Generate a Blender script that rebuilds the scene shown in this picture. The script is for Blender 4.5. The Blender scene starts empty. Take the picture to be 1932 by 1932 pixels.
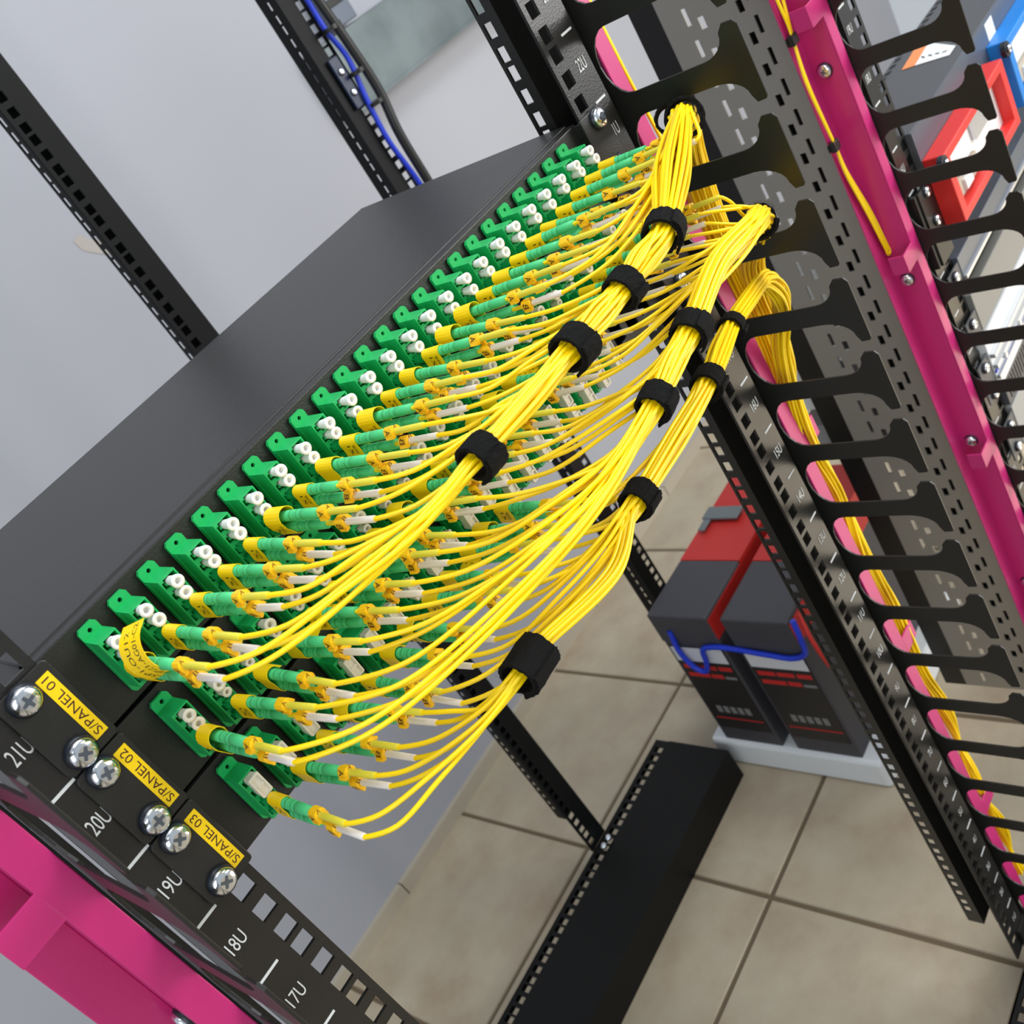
import bpy, bmesh, math, random
import numpy as np
from mathutils import Vector, Matrix
random.seed(7)
PI = math.pi
S = 0.001            # everything below is laid out in millimetres
FLOOR = -990.0       # x: along the rack, y: depth (0 = front of the posts), z: 0 = bottom of unit 21
COL = bpy.context.scene.collection
SC = bpy.context.scene

def W(x, y, z):
    return Vector((x*S, y*S, (z-FLOOR)*S))

# ------------------------------------------------------------------ camera
R = [[0.515343, -0.693454, -0.50353], [-0.677974, 0.029491, -0.734494], [0.524188, 0.719897, -0.454946]]
CP = [-296.75, -422.01, 178.62]
FPX = 1966.0
cam = bpy.data.cameras.new('camera')
cam.sensor_width = 36.0
cam.lens = FPX/1932*36.0
cam.clip_start = 0.01
cam.dof.use_dof = True
cam.dof.focus_distance = 0.52
cam.dof.aperture_fstop = 20
cam_ob = bpy.data.objects.new('camera', cam)
COL.objects.link(cam_ob)
M = Matrix(((R[0][0], -R[1][0], -R[2][0]), (R[0][1], -R[1][1], -R[2][1]), (R[0][2], -R[1][2], -R[2][2]))).to_4x4()
M.translation = W(*CP)
cam_ob.matrix_world = M
SC.camera = cam_ob

# ------------------------------------------------------------------ light
def lin(c):
    return tuple((v/255/12.92) if v/255 <= 0.04045 else ((v/255+0.055)/1.055)**2.4 for v in c)

world = bpy.data.worlds.new('world')
SC.world = world
world.use_nodes = True
world.node_tree.nodes['Background'].inputs[0].default_value = (0.86, 0.93, 1.0, 1)
world.node_tree.nodes['Background'].inputs[1].default_value = 0.56

def area(name, loc, target, size, size_y, power, color=(1, 1, 1)):
    l = bpy.data.lights.new(name, 'AREA')
    l.shape = 'RECTANGLE'; l.size = size; l.size_y = size_y
    l.energy = power; l.color = color
    o = bpy.data.objects.new(name, l)
    COL.objects.link(o)
    p = W(*loc); t = W(*target)
    o.location = p
    o.rotation_euler = (t-p).to_track_quat('-Z', 'Y').to_euler()
    return o
area('window_light', (1900, -1700, 500), (250, 0, -150), 1.6, 1.5, 58, (1.0, 0.98, 0.95))
area('left_fill_light', (-1500, -900, 300), (-100, 900, -500), 1.3, 1.3, 13, (0.93, 0.97, 1.0))  # added soft fill from the left, lifts the lower left of the back wall
sp = bpy.data.lights.new('sunlight_patch', 'SPOT'); sp.energy = 2600; sp.color = (1.0, 0.97, 0.92)
sp.spot_size = math.radians(26); sp.spot_blend = 0.25; sp.shadow_soft_size = 0.05
so_ = bpy.data.objects.new('sunlight_patch', sp); COL.objects.link(so_); so_.location = W(2500, -3000, 1300)
so_.rotation_euler = (W(1500, -950, -990)-W(2500, -3000, 1300)).to_track_quat('-Z', 'Y').to_euler()
area('ceiling_light', (430, -430, 1500), (250, 0, -300), 1.7, 0.45, 26, (0.95, 0.98, 1.0))
SC.view_settings.view_transform = 'Standard'
SC.view_settings.look = 'None'
SC.view_settings.exposure = 0.0
SC.view_settings.gamma = 1.0
SC.view_settings.use_curve_mapping = False

# ------------------------------------------------------------------ materials
MATS = {}
def mat(name, rgb, rough=0.5, metal=0.0, bump=0.0, bscale=1500.0, var=None, vscale=6.0, spec=0.5, trans=0.0, coat=0.0, sss=0.0, emit=None):
    if name in MATS: return MATS[name]
    m = bpy.data.materials.new(name); m.use_nodes = True
    nt = m.node_tree; b = nt.nodes['Principled BSDF']
    c = lin(rgb)
    b.inputs['Base Color'].default_value = (*c, 1)
    b.inputs['Roughness'].default_value = rough
    b.inputs['Metallic'].default_value = metal
    b.inputs['Specular IOR Level'].default_value = spec
    if trans: b.inputs['Transmission Weight'].default_value = trans
    if coat: b.inputs['Coat Weight'].default_value = coat; b.inputs['Coat Roughness'].default_value = 0.15
    if sss:
        b.inputs['Subsurface Weight'].default_value = sss
        b.inputs['Subsurface Radius'].default_value = (0.002, 0.0015, 0.001)
    tc = nt.nodes.new('ShaderNodeTexCoord')
    if var:
        n = nt.nodes.new('ShaderNodeTexNoise'); n.inputs['Scale'].default_value = vscale; n.inputs['Detail'].default_value = 4
        nt.links.new(tc.outputs['Object'], n.inputs['Vector'])
        r = nt.nodes.new('ShaderNodeValToRGB')
        r.color_ramp.elements[0].position = 0.35; r.color_ramp.elements[1].position = 0.65
        r.color_ramp.elements[0].color = (*c, 1); r.color_ramp.elements[1].color = (*lin(var), 1)
        nt.links.new(n.outputs['Fac'], r.inputs['Fac']); nt.links.new(r.outputs['Color'], b.inputs['Base Color'])
    if bump:
        n = nt.nodes.new('ShaderNodeTexNoise'); n.inputs['Scale'].default_value = bscale; n.inputs['Detail'].default_value = 2
        nt.links.new(tc.outputs['Object'], n.inputs['Vector'])
        bp = nt.nodes.new('ShaderNodeBump'); bp.inputs['Strength'].default_value = bump; bp.inputs['Distance'].default_value = 0.0004
        nt.links.new(n.outputs['Fac'], bp.inputs['Height']); nt.links.new(bp.outputs['Normal'], b.inputs['Normal'])
    MATS[name] = m
    return m
M_BLACK = mat('black powder coat', (16, 16, 15), 0.5, bump=0.25, bscale=900, spec=0.22)
M_POST = mat('textured black post paint', (30, 29, 27), 0.3, bump=0.3, bscale=700)
M_REAR = mat('black rear upright paint', (14, 15, 16), 0.5, bump=0.2, bscale=700, spec=0.2)
M_COMB = mat('satin black finger metal', (23, 23, 21), 0.42)
M_PANEL = mat('black panel paint', (30, 30, 28), 0.38, bump=0.3, bscale=1100)
M_MAG = mat('magenta powder coat', (188, 36, 110), 0.40, bump=0.12, bscale=700, coat=0.15)
M_GRN = mat('green adapter plastic', (24, 172, 90), 0.38, sss=0.08)
M_GRNL = mat('light green boot rubber', (74, 200, 128), 0.5)
M_GRND = mat('green connector body', (12, 150, 80), 0.35)
M_WHT = mat('white cap plastic', (240, 240, 238), 0.4, sss=0.2)
M_CRM = mat('cream cap plastic', (222, 216, 200), 0.4, sss=0.2)
M_YEL = mat('yellow cable jacket', (255, 222, 6), 0.32, var=(255, 214, 3), vscale=30)
M_YELB = mat('deep yellow cable jacket', (250, 186, 0), 0.4)
M_SLV = mat('pale yellow sleeve', (226, 214, 66), 0.35)
M_SLW = mat('white sleeve', (236, 230, 226), 0.35)
M_ORG = mat('orange marker clip', (255, 200, 18), 0.42)
M_TAG = mat('yellow label film', (255, 214, 0), 0.45)
M_INK = mat('dark label ink', (70, 24, 24), 0.6)
M_INKK = mat('black ink', (25, 22, 20), 0.6)
M_PRN = mat('pale grey print', (205, 208, 208), 0.6)
M_ZNC = mat('bright zinc', (225, 230, 236), 0.16, 1.0)
M_ZND = mat('recess in screw', (120, 130, 145), 0.3, 1.0)
M_WSH = mat('dark plastic washer', (26, 32, 42), 0.35)
M_VEL = mat('black hook and loop fabric', (13, 13, 13), 0.95, bump=1.0, bscale=1600, spec=0.2)
M_DRK = mat('dark opening', (6, 10, 8), 0.8)
M_GRYM = mat('grey device paint', (78, 79, 82), 0.5, bump=0.1)
M_BLUG = mat('blue grey steel', (98, 106, 118), 0.35, 0.4)
M_SIL = mat('silver aluminium', (214, 217, 220), 0.3, 0.7)
M_WPL = mat('white device plastic', (228, 230, 230), 0.45)
M_RED = mat('red painted metal', (212, 44, 40), 0.42, bump=0.1)
M_BLU = mat('blue painted metal', (16, 122, 205), 0.42, bump=0.1)
M_BLC = mat('blue cable jacket', (18, 52, 190), 0.4)
M_BAT = mat('charcoal battery plastic', (62, 61, 66), 0.5)
M_BATR = mat('red battery plastic', (190, 40, 34), 0.5)
M_GAL = mat('galvanised steel', (92, 102, 104), 0.42, 0.55, var=(116, 126, 128), vscale=9)
M_WFL = mat('white foam', (222, 226, 228), 0.8, bump=0.3, bscale=60)
M_CAR = mat('orange sticker', (232, 140, 84), 0.6)

# ------------------------------------------------------------------ mesh builder
class MB:
    def __init__(s, mats):
        s.v = []; s.f = []; s.m = []; s.mats = mats if isinstance(mats, (list, tuple)) else [mats]; s.smooth = []
    def add(s, vs, fs, mi=0, sm=False):
        o = len(s.v); s.v += [tuple(v) for v in vs]
        for f in fs:
            s.f.append(tuple(o+i for i in f)); s.m.append(mi); s.smooth.append(sm)
    def box(s, x0, x1, y0, y1, z0, z1, mi=0):
        s.add([(x0,y0,z0),(x1,y0,z0),(x1,y1,z0),(x0,y1,z0),(x0,y0,z1),(x1,y0,z1),(x1,y1,z1),(x0,y1,z1)],
              [(0,3,2,1),(4,5,6,7),(0,1,5,4),(1,2,6,5),(2,3,7,6),(3,0,4,7)], mi)
    def ring_loft(s, rings, mi=0, sm=True, caps=True, closed=True):
        n = len(rings[0]); vs = [p for r in rings for p in r]; fs = []
        for i in range(len(rings)-1):
            for j in range(n if closed else n-1):
                k = (j+1) % n
                fs.append((i*n+j, i*n+k, (i+1)*n+k, (i+1)*n+j))
        s.add(vs, fs, mi, sm)
        if caps:
            s.add(list(reversed(rings[0])), [tuple(range(n))], mi); s.add(rings[-1], [tuple(range(n))], mi)
    def lathe(s, p, d, prof, seg=20, mi=0, sm=True, caps=True):
        # prof: (distance along d, radius)
        p = Vector(p); d = Vector(d).normalized()
        a = d.orthogonal().normalized(); b = d.cross(a)
        rings = []
        for (t, r) in prof:
            rings.append([tuple(p+d*t+(a*math.cos(2*PI*k/seg)+b*math.sin(2*PI*k/seg))*r) for k in range(seg)])
        s.ring_loft(rings, mi, sm, caps)
    def tube(s, pts, r, seg=8, mi=0, caps=True):
        pts = [Vector(p) for p in pts]
        n = len(pts); T = []
        for i in range(n):
            t = pts[min(i+1, n-1)]-pts[max(i-1, 0)]
            T.append(t.normalized() if t.length > 1e-9 else Vector((0, 0, 1)))
        u = T[0].orthogonal().normalized(); rings = []
        for i in range(n):
            u = (u-T[i]*u.dot(T[i])).normalized(); w = T[i].cross(u)
            rr = r[i] if isinstance(r, (list, tuple)) else r
            rings.append([tuple(pts[i]+(u*math.cos(2*PI*k/seg)+w*math.sin(2*PI*k/seg))*rr) for k in range(seg)])
        s.ring_loft(rings, mi, True, caps)
    def poly(s, pts, axis, a, b, mi=0):
        # extrude a 2D outline; axis 'x': pts are (y,z); 'y': (x,z); 'z': (x,y)
        def P(q, w):
            return {'x': (w, q[0], q[1]), 'y': (q[0], w, q[1]), 'z': (q[0], q[1], w)}[axis]
        n = len(pts)
        vs = [P(q, a) for q in pts]+[P(q, b) for q in pts]
        fs = [tuple(range(n-1, -1, -1)), tuple(range(n, 2*n))]+[(i, (i+1) % n, n+(i+1) % n, n+i) for i in range(n)]
        s.add(vs, fs, mi)
    def grid(s, us, vs_, fill, w0, w1, axis, mi=0):
        def P(u, v, w):
            return {'x': (w, u, v), 'y': (u, w, v), 'z': (u, v, w)}[axis]
        nu, nv = len(us)-1, len(vs_)-1
        F = [[fill(i, j) for j in range(nv)] for i in range(nu)]
        idx = {}; V = []; Q = []
        def vid(i, j, k):
            if (i, j, k) not in idx:
                idx[(i, j, k)] = len(V); V.append(P(us[i], vs_[j], w0 if k == 0 else w1))
            return idx[(i, j, k)]
        for i in range(nu):
            for j in range(nv):
                if not F[i][j]: continue
                for k in (0, 1):
                    q = (vid(i,j,k), vid(i+1,j,k), vid(i+1,j+1,k), vid(i,j+1,k))
                    Q.append(q if k else q[::-1])
                for (di, dj, e0, e1) in ((-1,0,(i,j),(i,j+1)), (1,0,(i+1,j),(i+1,j+1)), (0,-1,(i,j),(i+1,j)), (0,1,(i,j+1),(i+1,j+1))):
                    a, b = i+di, j+dj
                    if a < 0 or b < 0 or a >= nu or b >= nv or not F[a][b]:
                        Q.append((vid(*e0,0), vid(*e1,0), vid(*e1,1), vid(*e0,1)))
        s.add(V, Q, mi)
    def xform(s, mtx, start=0):
        for i in range(start, len(s.v)):
            s.v[i] = tuple(mtx @ Vector(s.v[i]))
    def mesh(s, name, fix=True):
        me = bpy.data.meshes.new(name)
        me.from_pydata([(x*S, y*S, z*S) for x, y, z in s.v], [], s.f)
        for m in s.mats: me.materials.append(m)
        me.polygons.foreach_set('material_index', s.m)
        me.polygons.foreach_set('use_smooth', s.smooth)
        if fix:
            bm = bmesh.new(); bm.from_mesh(me)
            bmesh.ops.recalc_face_normals(bm, faces=bm.faces); bm.to_mesh(me); bm.free()
        me.update()
        return me
    def build(s, name, parent=None, loc=(0, 0, 0), bevel=0.0, label=None):
        """vertices are given relative to loc (mm, in the parent's frame when there is one)"""
        o = bpy.data.objects.new(name, s.mesh(name)); COL.objects.link(o)
        if parent is None: o.location = W(*loc)
        else:
            o.parent = parent; o.location = Vector(loc)*S
        if bevel:
            md = o.modifiers.new('bevel', 'BEVEL'); md.width = bevel*S; md.segments = 2; md.limit_method = 'ANGLE'; md.angle_limit = math.radians(50)
        if label: o['label'] = label
        return o

def tag(o, label, cat, group=None):
    o['label'] = label; o['category'] = cat
    if group: o['group'] = group
    return o
def thing(name, loc, label, cat, group=None, rot=None):
    o = bpy.data.objects.new(name, None); COL.objects.link(o)
    o.empty_display_size = 0.01
    o.location = W(*loc)
    if rot: o.rotation_euler = rot
    return tag(o, label, cat, group)
def struct(name, mb, loc=(0, 0, 0)):
    o = mb.build(name, None, loc); o['kind'] = 'structure'; return o

_tc = {}
def text2d(txt, narrow=1.0):
    """flat outline of a piece of writing: verts in a box 0..w, 0..1, faces"""
    if txt in _tc: return _tc[txt]
    cu = bpy.data.curves.new('txt', 'FONT'); cu.body = txt; cu.size = 1.0; cu.resolution_u = 3
    ob = bpy.data.objects.new('txt', cu); COL.objects.link(ob)
    dg = bpy.context.evaluated_depsgraph_get(); dg.update()
    me = bpy.data.meshes.new_from_object(ob.evaluated_get(dg))
    vs = [(v.co.x, v.co.y) for v in me.vertices]; fs = [tuple(p.vertices) for p in me.polygons]
    bpy.data.objects.remove(ob); bpy.data.curves.remove(cu); bpy.data.meshes.remove(me)
    x0 = min(v[0] for v in vs); x1 = max(v[0] for v in vs); y0 = min(v[1] for v in vs); y1 = max(v[1] for v in vs)
    vs = [((x-x0)/(x1-x0), (y-y0)/(y1-y0)) for x, y in vs]
    _tc[txt] = (vs, fs, (x1-x0)/(y1-y0))
    return _tc[txt]
def put_text(mb, txt, org, du, dv, mi=0):
    """writing laid on the parallelogram org + u*du + v*dv"""
    vs, fs, _ = text2d(txt)
    o = Vector(org); du = Vector(du); dv = Vector(dv)
    mb.add([o+du*u+dv*v for u, v in vs], fs, mi)

# ------------------------------------------------------------------ room
mf = bpy.data.materials.new('floor tiles'); mf.use_nodes = True
nt = mf.node_tree; b = nt.nodes['Principled BSDF']
tc = nt.nodes.new('ShaderNodeTexCoord')
n1 = nt.nodes.new('ShaderNodeTexNoise'); n1.inputs['Scale'].default_value = 11; n1.inputs['Detail'].default_value = 6; n1.inputs['Roughness'].default_value = 0.6
n2 = nt.nodes.new('ShaderNodeTexNoise'); n2.inputs['Scale'].default_value = 3.5; n2.inputs['Detail'].default_value = 3
r1 = nt.nodes.new('ShaderNodeValToRGB')
r1.color_ramp.elements[0].position = 0.32; r1.color_ramp.elements[0].color = (*lin((166, 146, 122)), 1)
r1.color_ramp.elements[1].position = 0.68; r1.color_ramp.elements[1].color = (*lin((192, 180, 156)), 1)
mx = nt.nodes.new('ShaderNodeMixRGB'); mx.blend_type = 'MIX'; mx.inputs['Color2'].default_value = (*lin((164, 156, 136)), 1)
nt.links.new(tc.outputs['Object'], n1.inputs['Vector']); nt.links.new(tc.outputs['Object'], n2.inputs['Vector'])
nt.links.new(n1.outputs['Fac'], r1.inputs['Fac']); nt.links.new(r1.outputs['Color'], mx.inputs['Color1'])
mm = nt.nodes.new('ShaderNodeMath'); mm.operation = 'MULTIPLY_ADD'; mm.inputs[1].default_value = 1.6; mm.inputs[2].default_value = -0.45; mm.use_clamp = True
nt.links.new(n2.outputs['Fac'], mm.inputs[0]); nt.links.new(mm.outputs[0], mx.inputs['Fac'])
nt.links.new(mx.outputs['Color'], b.inputs['Base Color']); b.inputs['Roughness'].default_value = 0.5
M_GROUT = mat('dark grout', (104, 90, 70), 0.9, bump=0.5, bscale=200)
fl = MB([mf, M_GROUT])
P_ = 329.0; G = 3.2
fl.box(-1900, 2900, -2500, 971, -30, -2.0, 1)
x = 255-7*P_
ntile = 0
while x < 2900:
    y = 345-9*(P_-6)
    while y < 971:
        ye = min(y+P_-6-G, 975)
        fl.add([(x+G, y+G, -2), (x+P_-G, y+G, -2), (x+P_-G, ye, -2), (x+G, ye, -2),
                (x+G+1.5, y+G+1.5, 0), (x+P_-G-1.5, y+G+1.5, 0), (x+P_-G-1.5, ye-1.5, 0), (x+G+1.5, ye-1.5, 0)],
               [(4,5,6,7), (0,1,5,4), (1,2,6,5), (2,3,7,6), (3,0,4,7)])
        y += P_-6
    x += P_
struct('floor', fl, (0, 0, FLOOR))
M_WALL = mat('off white wall paint', (168, 170, 177), 0.75, bump=0.15, bscale=120, var=(162, 164, 172), vscale=1.2)
wl = MB(M_WALL); wl.box(-1900, 2900, 971, 1011, 0, 2800)
struct('wall_back', wl, (0, 0, FLOOR))
M_SKT = mat('skirting tile', (178, 168, 150), 0.5)
sk = MB([M_SKT, M_GROUT])
x = 255-7*P_-160
while x < 2900:
    sk.box(x, x+P_-2.5, 961, 971, 0, 27); sk.box(x+P_-2.5, x+P_, 964, 971, 0, 26, 1); x += P_
struct('baseboard_back', sk, (0, 0, FLOOR))
st = MB(mat('faint beige wall stain', (172, 166, 160), 0.8)); 
st.poly([(-9+0, 18), (4, 22), (10, 10), (26, -2), (30, -16), (22, -22), (6, -10), (-6, 2)], 'y', -0.3, 0.2)
tag(st.build('wall_stain', None, (382, 970.6, 88)), 'faint beige smudge on the white wall left of the far rear post', 'stain')

# ------------------------------------------------------------------ racks
HOLES = (6.35, 22.25, 38.1)
def hole_z(zb, zt):
    r = []
    n = int(math.floor(zb/44.45))-1
    while n*44.45 < zt:
        for h in HOLES:
            z = n*44.45+h
            if z-5 > zb and z+5 < zt: r.append(z)
        n += 1
    return r
def post(mb, sx, cx, yf, zb, zt, mi=0, web_slots=False):
    """C-section upright: two square-holed flanges joined by an outer web; sx = +1 right post, -1 left"""
    def X(v): return cx+sx*v
    zs = [zb]
    for z in hole_z(zb+8, zt): zs += [z-4.8, z+4.8]
    zs.append(zt)
    us = sorted([X(219.5), X(223.7), X(233.4), X(256)])
    mb.grid(us, zs, lambda i, j: not (i == 1 and j % 2 == 1), yf, yf+2.0, 'y', mi)
    a, b = sorted((X(254.2), X(256)))
    if web_slots:
        mb.grid([yf+2, yf+13, yf+17.5, yf+31], zs, lambda i, j: not (i == 1 and j % 2 == 1), a, b, 'x', mi)
        return
    mb.box(a, b, yf+2, yf+31, zb, zt, mi)
    zl = [max(zb, -874)]
    for z in hole_z(zl[0]+4, zt): zl += [z-4.8, z+4.8]
    zl.append(zt)
    a, b = sorted((X(232.6), X(256)))
    mb.box(a, b, yf+29, yf+31, zl[0], zt, mi)
    a, b = sorted((X(232.6), X(234.4)))
    mb.grid([yf+31, yf+36, yf+43, yf+45.5], zl, lambda i, j: not (i == 1 and j % 2 == 1), a, b, 'x', mi)
def marks(mb, sx, cx, lo, hi, units=True):
    for n in range(lo, hi+1):
        z = (n-21)*44.45
        xa, xb = (cx+241.0, cx+252.6) if sx > 0 else (cx-253.2, cx-241.2)
        mb.box(xa, xb, -0.35, 0.05, z-0.7, z+0.7)
        t = '%dU' % n
        w = 9.6 if n > 9 else 6.6
        
        x0 = cx+240.6 if sx > 0 else cx-251.8
        put_text(mb, t, (x0, -0.3, z+20.3), (w, 0, 0), (0, 0, 7.8))

rack = thing('open_rack', (0, 0, FLOOR), 'black open equipment rack holding the three splice panels', 'rack')
def rp(mb, name, par=None, **k):
    return mb.build(name, par or rack, (0, 0, 990), **k)   # rack parts use the common frame
for sx in (1, -1):
    p = MB(M_POST); post(p, sx, 0, 0, -905, 520)
    po = rp(p, 'front_post')
    m = MB(M_PRN); marks(m, sx, 0, 1, 25)
    m.build('unit_numbers', po, (0, 0, 0), label='pale printed unit numbers')
    p = MB(M_REAR); post(p, sx, 0, 594, -925, 560); rp(p, 'rear_post')
    f = MB(M_POST)
    f.box(min(sx*236, sx*256), max(sx*236, sx*256), -4, -0.5, -934, -880)
    rp(f, 'foot')
    sc = MB(M_ZNC)
    for xx in (232, 246):
        sc.lathe((sx*xx, 575+6, -925), (0, -0.3, 1), [(0, 5), (3, 5), (4.5, 3)], 14)
    rp(sc, 'base_bolt')
def beam(y0, y1, hy0, hy1):
    b = MB(M_BLACK)
    b.box(-432, 430, y0, y1, -990, -932)
    us = [-432]
    x = -425
    k = 0
    while x < 420:
        us += [x, x+9.5]; x += (15.9, 15.9, 12.7)[k % 3]; k += 1
    us.append(430)
    b.grid(us, [hy0, hy0+(hy1-hy0)*0.2, hy0+(hy1-hy0)*0.75, hy1], lambda i, j: not (j == 1 and i % 2 == 1), -936, -934, 'z')
    b.box(-432, 430, hy1-2, hy1, -948, -934)
    return rp(b, 'base_beam')
beam(468, 575, 575, 602)
beam(-140, -20, -20, 4)

rack2 = thing('equipment_rack', (831, 0, FLOOR), 'black rack at right full of red, blue and grey equipment', 'rack')
def rp2(mb, name, par=None, **k): return mb.build(name, par or rack2, (-831, 0, 990), **k)
p = MB(M_POST); post(p, -1, 831, 0, -905, 520); po = rp2(p, 'front_post')
m = MB(M_PRN); marks(m, -1, 831, 1, 25); m.build('unit_numbers', po, (0, 0, 0), label='pale printed unit numbers')
p = MB(M_REAR); post(p, -1, 831, 594, -925, 560, web_slots=True); rp2(p, 'rear_post')
p = MB(M_POST); post(p, 1, 831, 0, -905, 520); rp2(p, 'front_post')
# perforated side plate
sp = MB(mat('grey side plate paint', (165, 162, 155), 0.34, 0.65, bump=0.12))
zz = [-905.0]; kinds = ['s']
z = -905+8
pitch = 29.6
z0 = -67.5   # centre of one square hole
zs_sq = [z0-pitch*k for k in range(-15, 28)]
cuts = set([-905.0, 400.0])
for z in zs_sq:
    for a in (z-5.5, z+5.5, z-29.5+1.5, z-12.0): cuts.add(round(a, 2))
cz = sorted(c for c in cuts if -905 <= c <= 400)
def inhole(y, z):
    for q in zs_sq:
        if abs(z-q) < 5.4 and (71.5 < y < 77.3 or 110.8 < y < 116.6): return True
        if q-28 < z < q-12.1 and (62.6 < y < 66.6 or 124.4 < y < 128.4): return True
    return False
ys = [44, 62.6, 66.6, 71.5, 77.3, 110.8, 116.6, 124.4, 128.4, 152]
sp.grid(ys, cz, lambda i, j: not inhole((ys[i]+ys[i+1])/2, (cz[j]+cz[j+1])/2), 569.5, 571.5, 'x')
rp2(sp, 'side_plate', label='grey side plate pierced with rows of square and slotted holes')
es = MB(mat('glossy black reflection strip', (16, 14, 12), 0.25)); es.box(569.8, 572, 152, 180, -905, 400); es.box(572, 600, 178, 180, -905, 400); rp2(es, 'dark_reflection_strip')  # added strip, its black stands for the dark reflection along the plate's rear edge
b2 = MB(M_BLACK); b2.box(490, 1200, -140, -4, -990, -932); rp2(b2, 'base_beam')
sp2 = MB(M_BLACK); sp2.box(577, 579, 44, 100, -905, 400); rp2(sp2, 'inner_plate')

# ------------------------------------------------------------------ vertical cable managers
PITCH = 58.1
def comb_outline():
    pts = []           # (y, z) ; root edge at y = +6, fingers towards -y
    top, bot = 9, -15
    pts.append((6.0, PITCH*top+28)); 
    # finger between slot k-1 (above) and slot k
    def slot_edges(zc):
        h = 21.5
        up = []        # walking from the tip of the upper finger to the tip of the lower finger
        up += [(-95.5, zc+6.0), (-94.3, zc+4.3), (-88.2, zc+4.0)]
        for a in range(0, 7):
            t = a/6*PI/2
            up.append((-66-18*math.cos(t)+(-2)*math.cos(t), zc+h-(h-9)*(1-math.sin(t))))
        for a in range(0, 11):
            t = PI/2-a/10*PI
            up.append((-14+15.5*math.cos(t), zc+h*math.sin(t)))
        for a in range(0, 7):
            t = PI/2-a/6*PI/2
            up.append((-66-16*math.cos(t), zc-h+(h-9)*(1-math.sin(t))))
        up += [(-86.0, zc-4.6), (-93.0, zc-5.0), (-95.5, zc-8.0)]
        return up
    k = top
    pts.append((-95.5, PITCH*top+28))
    while k >= bot:
        pts += slot_edges(PITCH*k); k -= 1
    pts.append((-95.5, PITCH*bot-24)); pts.append((6.0, PITCH*bot-24))
    return pts
OUT = comb_outline()
def manager(x0, sx, label, web=True, zs=(326, 122, -80, -290, -486, -690)):
    """x0 = plane of the finger comb, sx = direction in which the channel lies"""
    t = thing('cable_manager', (x0, 0, FLOOR), label, 'cable manager')
    c = MB(M_COMB); c.poly(OUT, 'x', -0.8, 0.8)
    c.box(-4 if sx > 0 else -0.8, 0.8 if sx > 0 else 4, 4.5, 6, -890, 540)
    c.build('finger_comb', t, (0, 0, 990), bevel=0.25, label='black comb of flared fingers')
    r = MB(M_MAG)
    a, b_ = sorted((sx*2.5, sx*17.5))
    r.box(a, b_, 0, 1.6, -895, 500)
    a, b_ = sorted((sx*15.9, sx*17.5))
    r.box(a, b_, 1.6, 27, -895, 500)
    if web:
        a, b_ = sorted((sx*17.5, sx*39.5))
        r.box(a, b_, 25.5, 27, -895, 500)
    ch = r.build('channel', t, (0, 0, 990), bevel=0.5, label='magenta painted steel channel')
    for k in range(-3, 3):
        zc = -29+234*k
        if zc > 500 or zc < -890: continue
        g = MB(M_MAG)
        a, b_ = sorted((sx*17.0, sx*39.5))
        g.box(a, b_, 0, 1.6, zc-9, zc+9)
        a, b_ = sorted((sx*37.9, sx*39.5))
        g.box(a, b_, 1.6, 15, zc-9, zc+9)
        g.build('retaining_hook', t, (0, 0, 990), bevel=0.4)
    for zc in zs:
        s_ = MB([M_WSH, M_ZNC, M_ZND]); screw_geo(s_, (sx*17.4, 15.5, zc), (sx, 0, 0), 6.0)
        s_.build('screw', t, (0, 0, 990))
    return t
def screw_geo(mb, p, d, r, rot=0.3):
    """round pan head with a cross recess on a plastic washer; materials 0 washer, 1 zinc, 2 recess"""
    p = Vector(p); d = Vector(d).normalized()
    mb.lathe(p, d, [(0, r*1.12), (r*0.22, r*1.14), (r*0.34, r*1.03)], 24, 0)
    mb.lathe(p+d*(r*0.3), d, [(0, r*0.97), (r*0.16, r*1.0), (r*0.32, r*0.93), (r*0.45, r*0.74), (r*0.5, r*0.5)], 24, 1)
    a = d.orthogonal().normalized(); b = d.cross(a)
    q = p+d*(r*0.80+0.02)
    for k in range(4):
        t = rot+k*PI/2
        u = a*math.cos(t)+b*math.sin(t); w = d.cross(u)
        mb.add([q+u*r*0.05-w*r*0.15, q+u*r*0.48-w*r*0.11, q+u*r*0.48+w*r*0.11, q+u*r*0.05+w*r*0.15], [(0, 1, 2, 3)], 2)
        t += PI/4; u = a*math.cos(t)+b*math.sin(t); w = d.cross(u); q2 = q
        mb.add([q2+u*r*0.55-w*r*0.02-d*r*0.02, q2+u*r*0.75-w*r*0.02-d*r*0.1, q2+u*r*0.75+w*r*0.02-d*r*0.1, q2+u*r*0.55+w*r*0.02-d*r*0.02], [(0, 1, 2, 3)], 2)
    mb.lathe(q-d*0.4, d, [(0, r*0.17), (0.42, r*0.17)], 10, 2)
manager(263.5, 1, 'vertical cable manager with black fingers beside the numbered right post of the panel rack', web=False)
manager(568, -1, 'vertical cable manager with magenta channel and screws beside the rack of equipment')
manager(-263.5, -1, 'vertical cable manager with magenta rail at the lower left corner', zs=(-122, -320))

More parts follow.
